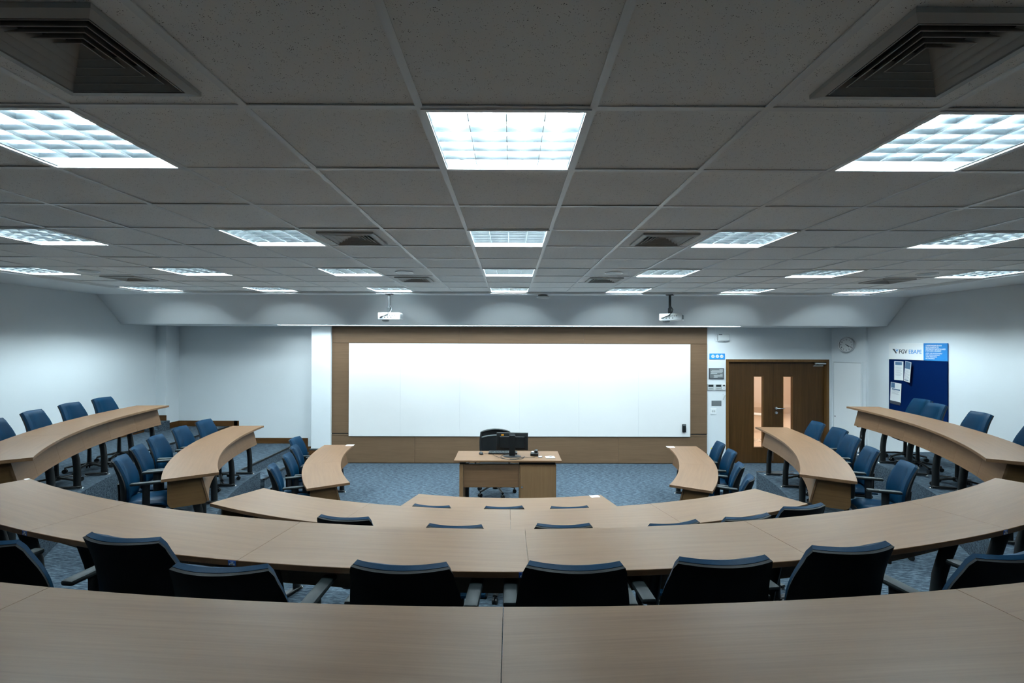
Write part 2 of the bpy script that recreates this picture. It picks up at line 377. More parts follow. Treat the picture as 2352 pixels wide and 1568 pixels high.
# timber surround of the board: rails and stiles on the front wall
YP = YF - 0.03
PX0, PX1 = -3.575, 3.995
wp = thing('oak_panelling', 'light oak timber panelling framing the big whiteboard', 'wall panelling', (0, YP, 0))
def pnl(name, x0, x1, z0, z1, th=0.03, mat=m_panel):
    return MB().box(-(x1 - x0) / 2, (x1 - x0) / 2, 0, th, -(z1 - z0) / 2, (z1 - z0) / 2, 0.003).build(name, mat, wp, ((x0 + x1) / 2, 0, (z0 + z1) / 2))
def prail(z0, z1, xs, name):
    for a, b in zip(xs, xs[1:]): pnl(name, a + 0.0012, b - 0.0012, z0, z1)
prail(2.423, 2.757, (PX0, -1.0, 1.5, PX1), 'top_rail')
pnl('side_stile', PX0, -3.228, 0.605, 2.418); pnl('side_stile', 3.648, PX1, 0.605, 2.418)
pnl('side_stile', PX0, -3.228, 0.552, 0.585); pnl('side_stile', 3.648, PX1, 0.552, 0.585)
prail(0.012, 0.547, (PX0, -1.9, 0.2, 2.2, PX1), 'bottom_rail')
MB().box(PX0 + 0.002, PX1 - 0.002, 0.012, 0.03, 0.0, 2.757).build('backing', m_dark, wp)
# whiteboard
wb = thing('whiteboard', 'huge white wall board of six joined panels in an oak surround', 'whiteboard', (0, YP - 0.0135, 0))
xs = [-3.226, -2.19, -0.995, 0.205, 1.40, 2.60, 3.646]
for a, b in zip(xs, xs[1:]):
    MB().box(a + 0.0012, b - 0.0012, -0.008, 0.012, 0.552, 2.412, 0.001).build('board_panel', m_board, wb)
MB().box(xs[0], xs[-1], -0.004, 0.012, 0.548, 2.416).build('backing', m_joint, wb)
hold = thing('marker_holder', 'small black marker holder stuck near the whiteboard corner', 'marker holder', (3.515, YP - 0.0217, 0.73))
MB().box(-0.035, 0.035, -0.035, 0, -0.08, 0.08, 0.008, seg=2).build('body', m_black, hold)
MB().box(-0.026, 0.026, -0.037, -0.03, 0.05, 0.074, 0.002).build('lip', m_grey, hold)

# ------------------------------------------------------------------ recessed louvred lights
def area(name, w, h, power, col, parent, loc, spread=180, rot=(0, 0, 0)):
    ld = bpy.data.lights.new(name, 'AREA'); ld.shape = 'RECTANGLE'; ld.size = w; ld.size_y = h; ld.energy = power; ld.color = col; ld.spread = math.radians(spread)
    o = bpy.data.objects.new(name, ld); COL.objects.link(o); o.parent = parent; o.location = loc; o.rotation_euler = rot
    return o
def make_light():
    t = thing('ceiling_light', '', 'ceiling light', group='recessed louvred ceiling lights')
    h = 0.3085; i = 0.290; m = MB()
    for a in range(4): m.box(-h, h, -h, -i, -0.006, 0.004, 0, Matrix.Rotation(a * PI / 2, 4, 'Z'))
    m.build('frame', m_tbar, t)
    m = MB()
    for a in range(4):
        M = Matrix.Rotation(a * PI / 2, 4, 'Z')
        m.add([(-i, -i, 0), (i, -i, 0), (i, -i, 0.085), (-i, -i, 0.085)], [(0, 1, 2, 3)], False, M)
    m.add([(-i, -i, 0.085), (i, -i, 0.085), (i, i, 0.085), (-i, i, 0.085)], [(0, 1, 2, 3)])
    m.build('reflector', m_lhouse, t)
    m = MB()
    def blade(M, l, z0, z1, w0, w1):
        m.add([(-w0, -l, z0), (w0, -l, z0), (w1, -l, z1), (-w1, -l, z1), (-w0, l, z0), (w0, l, z0), (w1, l, z1), (-w1, l, z1)],
              [(0, 1, 5, 4), (1, 2, 6, 5), (2, 3, 7, 6), (3, 0, 4, 7)], False, M)
    for c in (-1, 0, 1): blade(Matrix.Translation((c * 2 * i / 4, 0, 0)), i, 0.004, 0.044, 0.0015, 0.012)
    for c in (-1, 1): blade(Matrix.Translation((c * (i - 0.003), 0, 0)), i, 0.003, 0.044, 0.002, 0.010)
    for r in range(1, 6):
        blade(Matrix.Translation((0, -i + r * 2 * i / 6, 0)) @ Matrix.Rotation(PI / 2, 4, 'Z'), i, 0.006, 0.027, 0.001, 0.006)
    m.build('louvre', m_louv, t)
    for c in range(4):
        x = -i + (c + 0.5) * 2 * i / 4
        MB().cyl((x, -0.268, 0.056), (x, 0.268, 0.056), 0.013, n=8, caps=False).build('tube', m_tube, t)
        MB().cyl((x, 0.268, 0.056), (x, 0.289, 0.056), 0.017, n=10).build('lamp_holder', m_cream, t)
    return t
proto = make_light()
ORD = ['first', 'second', 'third', 'fourth', 'fifth', 'sixth', 'seventh']
ROWN = {0: ('nearest row of three', (-3, 0, 3)), 3: ('row of five', (-6, -3, 0, 3, 6)),
        6: ('row of seven level with the speakers', (-9, -6, -3, 0, 3, 6, 9)), 9: ('farthest row of seven at the bulkhead', (-9, -6, -3, 0, 3, 6, 9))}
for i, (c, r) in enumerate(LIGHTS):
    o = proto if i == 0 else copy_tree(proto)
    o.location = (c * T, R0 + (r + 0.5) * T, ZC)
    f = {0: 0.6, 3: 0.95, 6: 1.35, 9: 2.2}[r] * {0: 1.1, 3: 1.0, 6: 0.95, 9: 0.9}[abs(c)]     # near and side tubes dimmed to imitate vignetting, far rows raised to brighten front
    for ch in o.children:
        if ch.name.startswith('tube'):
            ch.material_slots[0].link = 'OBJECT'; ch.material_slots[0].material = tube_mat(f)
    nm, cs = ROWN[r]
    o['label'] = 'square louvred light, %s from left in the %s' % (ORD[cs.index(c)], nm)
# ------------------------------------------------------------------ air vents
def make_vent():
    t = thing('air_vent', '', 'air vent', group='square ceiling air vents')
    m = MB(); h, i = T / 2 - 0.005, 0.214
    for a in range(4): m.add([(-h, -h, 0.003), (h, -h, 0.003), (i, -i, 0.003), (-i, -i, 0.003)], [(0, 1, 2, 3)], False, Matrix.Rotation(a * PI / 2, 4, 'Z'))
    m.build('panel', m_tile, t)
    m = MB(); o, i = 0.218, 0.186
    for a in range(4):
        M = Matrix.Rotation(a * PI / 2, 4, 'Z')
        m.add([(-o, -o, 0.002), (o, -o, 0.002), (o, -o, -0.012), (-o, -o, -0.012), (i, -i, -0.018), (-i, -i, -0.018), (i, -i, 0.02), (-i, -i, 0.02)], [(0, 1, 2, 3), (3, 2, 4, 5), (5, 4, 6, 7)], False, M)
    m.build('frame', m_vent, t)
    m = MB()
    for k, s in enumerate((0.180, 0.145, 0.110, 0.075, 0.042)):
        z0 = -0.016 + 0.006 * k; s1 = s - 0.036 if k < 4 else 0.004
        for a in range(4):
            M = Matrix.Rotation(a * PI / 2, 4, 'Z')
            m.add([(-s, -s, z0), (s, -s, z0), (s1, -s1, z0 + 0.040), (-s1, -s1, z0 + 0.040)], [(0, 1, 2, 3)], False, M)
            m.add([(-s, -s, z0), (s, -s, z0), (s - 0.003, -s + 0.003, z0 - 0.001), (-s + 0.003, -s + 0.003, z0 - 0.001)], [(0, 1, 2, 3)], False, M)
    m.build('louvre', m_vent, t)
    MB().box(-0.188, 0.188, -0.188, 0.188, 0.05, 0.15).build('duct', m_dark, t)
    return t
proto = make_vent()
VN = {(-2, -1): 'big dark square air vent overhead at the top left of the photo', (2, -1): 'big dark square air vent overhead at the top right of the photo',
      (-2, 3): 'square air vent beside the second light of the five-light row', (2, 3): 'square air vent beside the fourth light of the five-light row',
      (-8, 7): 'small far air vent near the left wall', (-2, 7): 'small far air vent just behind the round speaker left of centre',
      (2, 7): 'small far air vent just behind the round speaker right of centre', (8, 7): 'small far air vent near the right wall'}
for i, (c, r) in enumerate(VENTS):
    o = proto if i == 0 else copy_tree(proto)
    o.location = (c * T, R0 + (r + 0.5) * T, ZC); o['label'] = VN[(c, r)]
# round ceiling speakers
def make_speaker():
    t = thing('ceiling_speaker', '', 'ceiling speaker', group='round ceiling speakers')
    MB().lathe([(0.107, 0.004), (0.107, -0.004), (0.10, -0.007), (0.092, -0.005)], 28).build('rim', m_tbar, t)
    MB().lathe([(0.092, -0.005), (0.05, -0.007), (0.0005, -0.008)], 28).build('grille', m_cream, t)
    return t
proto = make_speaker()
for i, (c, w) in enumerate(((-8, 'near the left wall'), (-2, 'left of the middle column of lights'), (2, 'right of the middle column of lights'), (8, 'near the right wall'))):
    o = proto if i == 0 else copy_tree(proto)
    o.location = (c * T, R0 + 6.5 * T, ZC); o['label'] = 'round flush ceiling speaker ' + w
# ------------------------------------------------------------------ strip lights above the board
def make_strip():
    t = thing('strip_light', '', 'strip light', group='strip lights above the whiteboard')
    l = 0.622; d = 0.055; w = 0.085; m = MB()
    m.add([(-l, -w, 0), (l, -w, 0), (l, -w, d), (-l, -w, d), (-l, w, 0), (l, w, 0), (l, w, d), (-l, w, d)], [(0, 1, 2, 3), (4, 5, 6, 7), (3, 2, 6, 7), (0, 3, 7, 4), (1, 2, 6, 5)])
    m.build('trough', m_lhouse, t)
    MB().box(-0.60, 0.60, -0.035, 0.035, 0.030, 0.045, 0.004).build('tube', m_led, t)
    area('lamp', 1.19, 0.066, STRIP_W, COOL, t, (0, 0, 0.027))
    return t
proto = make_strip()
for i in range(7):
    o = proto if i == 0 else copy_tree(proto)
    o.location = (-4.385 + (i + 0.5) * 8.77 / 7, (SL0 + SL1) / 2, BB[1] + 0.001)
    o['label'] = 'slim lit strip in the soffit above the whiteboard, %s of seven from left' % ORD[i]

# ------------------------------------------------------------------ curved desks
def make_desk(k, label):
    cx, cy, r, _, _, ns = DESK[k]; row = int(k[1]); zf = H[row]; zt = zf + TOPH
    a0, a1 = SPAN[k]; sgn = 1 if a1 > a0 else -1; da = (a1 - a0) / ns
    am = (a0 + a1) / 2
    root = thing('curved_desk', label, 'desk', (cx + (r + 0.24) * math.cos(am), cy + (r + 0.24) * math.sin(am), zf), 0.0, 'curved lecture desks')
    rl = Vector(root.location)
    def W(rad, a, z): return Vector((cx + rad * math.cos(a), cy + rad * math.sin(a), z))
    def seg(name, mat, a, b, f):           # a mesh in its own frame: x along the desk, so the grain follows it
        mid = (a + b) / 2; o = W(r + 0.24, mid, zt); th = mid + PI / 2
        Mi = Matrix.Rotation(-th, 3, 'Z'); m = f(); m.v = [tuple(Mi @ (Vector(p) - o)) for p in m.v]
        # shift the grain so that no two pieces carry the same figure
        return m.build(name, mat, root, o - rl, th)
    g = 0.0009 / r; n = 14
    for s in range(ns):
        a, b = a0 + s * da + sgn * g, a0 + (s + 1) * da - sgn * g
        def top():
            m = MB(); c = 0.002
            prof = [(0, -c), (c, 0), (DEEP - c, 0), (DEEP, -c), (DEEP, -THK + c), (DEEP - c, -THK), (c, -THK), (0, -THK + c)]
            v = [W(r + q[0], a + (b - a) * i / n, zt + q[1]) for i in range(n + 1) for q in prof]; p = len(prof)
            m.add(v, [(i * p + j, i * p + (j + 1) % p, (i + 1) * p + (j + 1) % p, (i + 1) * p + j) for i in range(n) for j in range(p)], False)
            m.add(v, [tuple(range(p)), tuple(range(n * p, n * p + p))[::-1]])
            return m
        seg('desktop', m_oak, a, b, top)
    # sloped modesty panels between the legs
    npn = ns * 2 if k != 'C1' else 3
    zm = zt - THK; dl = (a1 - a0) / npn; ei = sgn * 0.055 / r
    joints = [a0 + ei] + [a0 + dl * i for i in range(1, npn)] + [a1 - ei]
    for a, b in zip(joints, joints[1:]):
        a, b = a + sgn * 0.001 / r, b - sgn * 0.001 / r
        def pan():
            m = MB(); nn = 6; prof = [(0.145, zm), (0.08, zm - 0.262), (0.097, zm - 0.262), (0.163, zm)]
            v = [W(r + q[0], a + (b - a) * i / nn, q[1]) for i in range(nn + 1) for q in prof]
            m.add(v, [(i * 4 + j, i * 4 + (j + 1) % 4, (i + 1) * 4 + (j + 1) % 4, (i + 1) * 4 + j) for i in range(nn) for j in range(4)])
            m.add(v, [(0, 1, 2, 3), (nn * 4, nn * 4 + 3, nn * 4 + 2, nn * 4 + 1)]); return m
        seg('modesty_panel', m_oak, a, b, pan)
    # end boards with a rounded rear corner
    for ae, sg in ((a0, sgn), (a1, -sgn)):
        ua = ae + sg * 0.075 / r; u = Vector((math.cos(ua), math.sin(ua), 0)); t_ = Vector((-math.sin(ua), math.cos(ua), 0)) * sg
        zb = zm - 0.285
        pts = [(0.165, zm), (0.098, zm - 0.262), (0.12, zb)] + [(0.375 + 0.06 * math.sin(q), zb + 0.06 - 0.06 * math.cos(q)) for q in [PI / 2 * i / 6 for i in range(7)]] + [(0.435, zm)]
        P = W(r, ua, 0); m = MB(); nn = len(pts)
        v = [P + u * q + Vector((0, 0, z)) - t_ * 0.009 for q, z in pts] + [P + u * q + Vector((0, 0, z)) + t_ * 0.009 for q, z in pts]
        m.add(v, [tuple(range(nn)), tuple(range(nn, 2 * nn))[::-1]] + [(i, (i + 1) % nn, (i + 1) % nn + nn, i + nn) for i in range(nn)])
        o = P + u * 0.25 + Vector((0, 0, zm)); Mi = Matrix.Rotation(-ua, 3, 'Z'); m.v = [tuple(Mi @ (Vector(p) - o)) for p in m.v]
        m.build('end_panel', m_end, root, o - rl, ua)
    # curved column legs on feet with chrome glides
    la = [a0 + sgn * 0.12 / r] + [a0 + dl * i for i in range(1, npn)] + [a1 - sgn * 0.12 / r]
    for a in la:
        u = Vector((math.cos(a), math.sin(a), 0)); P = W(r, a, 0)
        pts = [P + u * s + Vector((0, 0, z)) for s, z in ((0.26, zm), (0.235, zm - 0.12), (0.20, zm - 0.24), (0.172, zm - 0.36), (0.16, zm - 0.48), (0.158, zf + 0.03))]
        m = MB(); m.tube(pts, 0, 12, ell=(0.038, 0.024, tuple(u)))
        M = Matrix.Translation(P + Vector((0, 0, zf))) @ Matrix.Rotation(a, 4, 'Z')
        m.box(0.12, 0.36, -0.026, 0.026, 0.012, 0.035, 0.006, M)
        m.box(0.15, 0.43, -0.03, 0.03, TOPH - THK - 0.02, TOPH - THK, 0, M)
        m.v = [tuple(Vector(p) - rl) for p in m.v]
        lg = m.build('leg', m_blackmetal, root)
        for s in (0.11, 0.355):
            m = MB(); m.cyl(P + u * s + Vector((0, 0, zf + 0.001)), P + u * s + Vector((0, 0, zf + 0.014)), 0.018, 0.013, 12)
            m.v = [tuple(Vector(p) - rl) for p in m.v]; m.build('glide', m_chrome, lg)
    # asset tags on the rear edge of the large centre desk, beside each joint
    if k == 'C3':
        for s in range(1, ns):
            a = a0 + s * da - sgn * 0.026 / (r + DEEP); u = Vector((math.cos(a), math.sin(a), 0)); o = W(r + DEEP + 0.0003, a, zt - THK / 2)
            tg = MB().box(-0.019, 0.019, -0.0012, 0.0, -0.0115, 0.0115).build('asset_tag', m_tagblue, root, o - rl, a + PI / 2)
            MB().box(-0.014, 0.014, -0.0016, -0.001, -0.009, -0.0015).build('tag_label', m_paper, tg)
            text('lettering', 'FGV', 0.0085, m_white, tg, (-0.007, -0.0013, 0.002))
            MB().box(-0.009, 0.009, -0.0019, -0.0015, -0.0068, -0.004).build('lettering', m_ink, tg)
    return root
make_desk('L1', 'short curved desk on the floor, left side, nearest the teacher desk')
make_desk('R1', 'short curved desk on the floor, right side, in front of the brown doors')
make_desk('C1', 'small curved desk on the floor directly facing the teacher desk')
make_desk('L2', 'curved desk on the middle step along the left side')
make_desk('R2', 'curved desk on the middle step along the right side')
make_desk('C2', 'centre curved desk on the first step, one row behind the smallest')
make_desk('L3', 'long high curved desk along the left wall')
make_desk('R3', 'long high curved desk along the right wall under the blue noticeboard')
make_desk('C3', 'wide six-piece curved desk with blue tags, second from camera')
make_desk('C4', 'nearest wide curved desk filling the bottom of the photo')
# white cards and stickers on desk corners
def card(name, label, px, py, z, w, d, rot, mat=m_paper):
    p = on_z(px, py, z)
    o = MB().box(-w / 2, w / 2, -d / 2, d / 2, 0, 0.0012).build(name, mat, None, (p.x, p.y, z + 0.0003), rot)
    return tag(o, label, 'card', 'white cards on the desk corners')
card('card', 'white card on the far corner of the short left floor desk', 804, 1022.3, 0.74, 0.125, 0.10, 0.05)
card('card', 'white card on the far corner of the short right floor desk', 1540, 1026, 0.74, 0.125, 0.10, -0.05)
card('card', 'white card on the corner of the small desk facing the teacher desk', 1366, 1139.5, 0.74, 0.10, 0.075, 0.2)
card('card', 'small white sticker on the left tip of the wide six-piece desk', 62, 1100.2, 1.44, 0.035, 0.025, -0.5)

# ------------------------------------------------------------------ task chairs
def grid_pad(P, nu, nv, tf):
    """closed pad: P(u, v) -> (centre point, thickness direction); tf(u, v) half thickness front / back"""
    m = MB(); F, B = [], []
    for j in range(nv + 1):
        for i in range(nu + 1):
            u, v = -1 + 2 * i / nu, j / nv
            p, d = P(u, v); a, b = tf(u, v)
            F.append(p + d * a); B.append(p - d * b)
    w = nu + 1; n = len(F)
    f = [(j * w + i, j * w + i + 1, (j + 1) * w + i + 1, (j + 1) * w + i) for j in range(nv) for i in range(nu)]
    rim = [i for i in range(w)] + [j * w + nu for j in range(1, nv + 1)] + [nv * w + i for i in range(nu - 1, -1, -1)] + [j * w for j in range(nv - 1, 0, -1)]
    q = len(rim)
    m.add(F + B, f + [tuple(n + i for i in x)[::-1] for x in f] + [(rim[i], n + rim[i], n + rim[(i + 1) % q], rim[(i + 1) % q]) for i in range(q)], True)
    return m
CH_TOP, CH_BACK = 0.905, -0.289
def back_curve(v):
    """profile of the backrest: y and z over its height"""
    t = v
    return -0.195 - 0.012 * t - 0.082 * max(0, t - 0.22) ** 2 / 0.61, 0.475 + 0.43 * t
def make_chair():
    t = thing('task_chair', '', 'chair', group='blue task chairs at the curved desks')
    def hw(v): return (0.200 + 0.016 * math.sin(PI * min(1, v * 1.2)) - 0.018 * v ** 3)
    def corner(u, v, r=0.09):   # round the four corners of the sheet
        x = u; k = 1.0
        if v < 0.16: k = 1 - 0.16 * (1 - v / 0.16) ** 2
        if v > 0.93: k = 1 - 0.04 * ((v - 0.93) / 0.07) ** 2
        return x * k
    def sheet(off, grow, vlo=0.0, vhi=1.0):
        def P(u, v):
            vv = vlo + (vhi - vlo) * v
            y, z = back_curve(vv); x = corner(u, v) * (hw(vv) + grow)
            y += 0.075 * (x / 0.23) ** 2 + off
            y2, z2 = back_curve(vv + 0.01); tz = Vector((0, y2 - back_curve(vv)[0], z2 - z)).normalized()
            d = Vector((0, tz.z, -tz.y)); d = (d + Vector((-0.65 * x / 0.23, 0, 0))).normalized()
            return Vector((x, y, z)), d
        return P
    def tf(u, v):
        e = max(0.0, 1 - abs(u) ** 7) ** 0.5 * max(0.0, 1 - abs(2 * v - 1) ** 14) ** 0.4
        return 0.016 + 0.032 * e, 0.006
    b = grid_pad(sheet(0.0, 0.0), 14, 14, tf).build('backrest', m_vinyl, t)
    grid_pad(sheet(-0.015, 0.006, 0.02, 0.985), 14, 14, lambda u, v: (0.005, 0.006 + 0.014 * max(0, 1 - u * u) * min(1, 6 * (1 - v)))).build('back_shell', m_shell, b)
    # seat
    def PS(u, v):
        y = -0.235 + 0.445 * v; w = 0.215 - 0.025 * (1 - v) ** 2
        z = 0.445 - 0.045 * max(0, v - 0.75) ** 2 / 0.0625 + 0.012 * (u * u)
        return Vector((u * w, y, z)), Vector((0, 0, 1))
    def ts(u, v):
        e = max(0.0, 1 - abs(u) ** 5) ** 0.5 * max(0.0, 1 - abs(2 * v - 1) ** 6) ** 0.5
        return 0.004 + 0.034 * e, 0.012
    s = grid_pad(PS, 12, 12, ts).build('seat', m_vinyl, t)
    MB().box(-0.20, 0.20, -0.19, 0.20, 0.405, 0.432, 0.008).build('seat_pan', m_shell, s)
    # back stem
    MB().tube([(0, -0.10, 0.405), (0, -0.20, 0.41), (0, -0.245, 0.45), (0, -0.245, 0.55), (0, -0.252, 0.64)], 0, 8, ell=(0.035, 0.012, (1, 0, 0))).build('back_stem', m_black, t)
    for sx in (-1, 1):
        m = MB(); m.tube([(sx * 0.14, 0.02, 0.40), (sx * 0.220, 0.02, 0.40), (sx * 0.238, 0.02, 0.43), (sx * 0.240, 0.02, 0.52), (sx * 0.240, 0.02, 0.665)], 0, 8, ell=(0.032, 0.014, (0, 1, 0)))
        a = m.build('armrest', m_black, t)
        m = MB(); m.box(sx * 0.241 - 0.030, sx * 0.241 + 0.030, -0.11, 0.17, 0.662, 0.688, 0.011, seg=2)
        m.build('arm_pad', m_arm, a)
    m = MB(); m.cyl((0, 0, 0.10), (0, 0, 0.40), 0.026, 0.02, 12); m.box(-0.07, 0.07, -0.09, 0.09, 0.375, 0.407, 0.008); m.build('gas_lift', m_black, t)
    m = MB(); m.cyl((0, 0, 0.075), (0, 0, 0.125), 0.045, 0.036, 12)
    for q in range(5):
        a = PI / 2 + 0.3 + q * 2 * PI / 5
        m.tube([(math.cos(a) * x, math.sin(a) * x, z) for x, z in ((0.02, 0.105), (0.13, 0.095), (0.25, 0.072))], 0, 8, ell=(0.024, 0.013, (-math.sin(a), math.cos(a), 0)))
    m.build('base', m_black, t)
    for q in range(5):
        a = PI / 2 + 0.3 + q * 2 * PI / 5; x, y = math.cos(a) * 0.25, math.sin(a) * 0.25; tn = Vector((-math.sin(a), math.cos(a), 0)); c = Vector((x, y, 0.028))
        m = MB()
        for sd in (-1, 1): m.cyl(c + tn * 0.006 * sd, c + tn * 0.022 * sd, 0.028, n=14)
        m.cyl((x, y, 0.03), (x, y, 0.07), 0.008, n=8); m.build('caster', m_black, t)
    return t
chair0 = make_chair(); chair_used = [False]
def put_chair(x, y, z, rz, label, spin=0.0):
    o = copy_tree(chair0) if chair_used[0] else chair0
    chair_used[0] = True
    o.location = (x, y, z); o.rotation_euler[2] = rz; o['label'] = label
    for ch in o.children:
        if ch.name.startswith(('base', 'caster')): ch.rotation_euler[2] = spin
    return o
# where every chair stands: x, y, floor height, heading, turn of its star base (desk by desk, in the order of the lists below)
SEATS = [
    (-3.156, 7.748, 0.0, -1.568, 1.079), (-2.903, 7.202, 0.0, -1.272, 0.152), (-2.764, 6.667, 0.0, -1.313, 1.179), (-2.685, 6.1, 0.0, -1.193, 0.925),
    (2.998, 7.487, 0.0, 1.413, 0.732), (2.923, 6.94, 0.0, 1.392, 0), (2.688, 6.222, 0.0, 1.165, 0.787), (2.536, 5.675, 0.0, 1.072, 0.516),
    (-4.313, 7.291, 0.35, -1.54, 0), (-4.265, 6.718, 0.35, -1.416, 0.987), (-4.136, 6.092, 0.35, -1.347, 0.803), (-3.921, 5.555, 0.35, -1.132, 1.247),
    (-3.706, 5.048, 0.35, -1.123, 0.61), (4.37, 7.275, 0.35, 1.457, 1.152), (4.323, 6.727, 0.35, 1.463, 0.178), (4.115, 6.194, 0.35, 1.35, 0.345),
    (3.838, 5.517, 0.35, 1.232, 0.891), (3.688, 4.839, 0.35, 1.213, 0), (-5.696, 7.145, 0.7, -1.493, 0.822), (-5.584, 6.511, 0.7, -1.415, 0.616),
    (-5.378, 5.818, 0.7, -1.282, 0.667), (-5.128, 5.162, 0.7, -1.184, 0), (5.901, 7.236, 0.7, 1.476, 0), (5.639, 6.703, 0.7, 1.404, 0),
    (5.413, 5.861, 0.7, 1.338, 0.952), (5.064, 4.943, 0.7, 1.173, 0.721), (-0.673, 4.801, 0.0, -0.163, 0), (-0.045, 4.773, 0.0, 0.035, 0),
    (0.557, 4.776, 0.0, 0.06, 0), (-2.5, 3.7, 0.35, -0.38, 0), (-1.062, 3.515, 0.35, -0.131, 0), (-0.317, 3.369, 0.35, -0.061, 0),
    (0.359, 3.386, 0.35, 0.019, 0.142), (1.028, 3.415, 0.35, 0.249, 0.923), (1.567, 3.539, 0.35, 0.259, 0.018), (2.078, 3.754, 0.35, 0.266, 0.999),
    (-2.126, 2.259, 0.7, -0.141, 0.212), (-1.564, 2.292, 0.7, -0.161, 1.139), (-1.029, 2.03, 0.7, -0.033, 0), (-0.372, 2.049, 0.7, -0.054, 0),
    (0.262, 2.052, 0.7, -0.011, 0.661), (0.819, 2.098, 0.7, 0.054, 0.5), (1.37, 2.216, 0.7, 0.136, 0.381), (1.94, 2.146, 0.7, 0.175, 0.427)]
def chairs(where, words):
    for w in words:
        x, y, z, rz, sp = SEATS.pop(0); put_chair(x, y, z, rz, 'navy task chair %s%s' % (where, w and ', ' + w), sp)
chairs('at the short left floor desk', ['farthest of four', 'second farthest of four', 'second closest of four', 'closest of four'])
chairs('at the short right floor desk', ['farthest of four, by the outlet', 'second farthest of four', 'second closest of four', 'closest of four'])
chairs('at the middle-step desk on the left', ['farthest of five', 'second farthest of five', 'third of five', 'second closest of five', 'closest of five'])
chairs('at the middle-step desk on the right', ['farthest of five, before the doors', 'second farthest of five', 'third of five', 'second closest of five', 'closest of five, pushed back'])
chairs('at the high left-wall desk', ['farthest of four', 'second farthest of four', 'second closest of four', 'closest, cut by the frame'])
chairs('at the high right-wall desk', ['farthest of four, overlapped by another', 'second farthest, against the noticeboard', 'second closest of four', 'closest, cut by the frame'])
chairs('tucked at the small desk facing the teacher', ['left of three', 'middle of three', 'right of three'])
chairs('mostly hidden at the left tip of the first-step centre desk', [''])
chairs('at the first-step centre desk', ['second from left', 'third from left', 'fourth from right', 'third from right', 'second from right', 'rightmost'])
chairs('at the wide six-piece desk', ['cut by the left frame edge', 'first whole one from left', 'second whole one from left', 'third whole one from left', 'third whole one from right', 'second whole one from right', 'first whole one from right', 'cut by the right frame edge'])

# ------------------------------------------------------------------ teacher's desk
td = thing('teacher_desk', 'oak teacher desk with black spacers and a side cabinet', 'desk', (-0.013, 7.31, 0))
def tdp(name, mat, x0, x1, y0, y1, z0, z1, bev=0.002, parent=None):
    o = MB().box(-(x1 - x0) / 2, (x1 - x0) / 2, -(y1 - y0) / 2, (y1 - y0) / 2, -(z1 - z0) / 2, (z1 - z0) / 2, bev).build(name, mat, parent or td)
    o.location = Vector(((x0 + x1) / 2, (y0 + y1) / 2, (z0 + z1) / 2)) - (Vector(parent.location) if parent else Vector())
    return o
tdp('desktop', m_oak, -0.775, 0.775, -0.31, 0.31, 0.714, 0.74)
tdp('side_panel', m_oakv, -0.70, -0.645, -0.27, 0.27, 0.0, 0.672)
tdp('modesty_panel', m_oak, -0.643, 0.165, -0.245, -0.225, 0.335, 0.672)
cab = tdp('cabinet', m_oakv, 0.167, 0.70, -0.262, 0.27, 0.02, 0.668)
tdp('cabinet_door', m_oakv, 0.182, 0.695, -0.276, -0.264, 0.03, 0.652, parent=cab)
lk = MB().cyl((0.205 - 0.4335, -0.274 - 0.004, 0.36 - 0.351), (0.205 - 0.4335, -0.295 - 0.004, 0.36 - 0.351), 0.012, n=12).build('lock', m_chrome, cab)
tdp('spacer', m_blackmetal, 0.16, 0.69, -0.25, 0.25, 0.67, 0.713); tdp('spacer', m_blackmetal, -0.70, -0.61, -0.25, 0.25, 0.674, 0.713)
for x in (-0.47, 0.02): tdp('spacer', m_blackmetal, x - 0.012, x + 0.012, -0.24, 0.24, 0.674, 0.713)
tdp('cable_tray', m_blackmetal, -0.41, -0.02, -0.12, 0.05, 0.685, 0.713)
tdp('kick_plate', m_blackmetal, -0.69, -0.60, 0.10, 0.26, 0.0, 0.60)
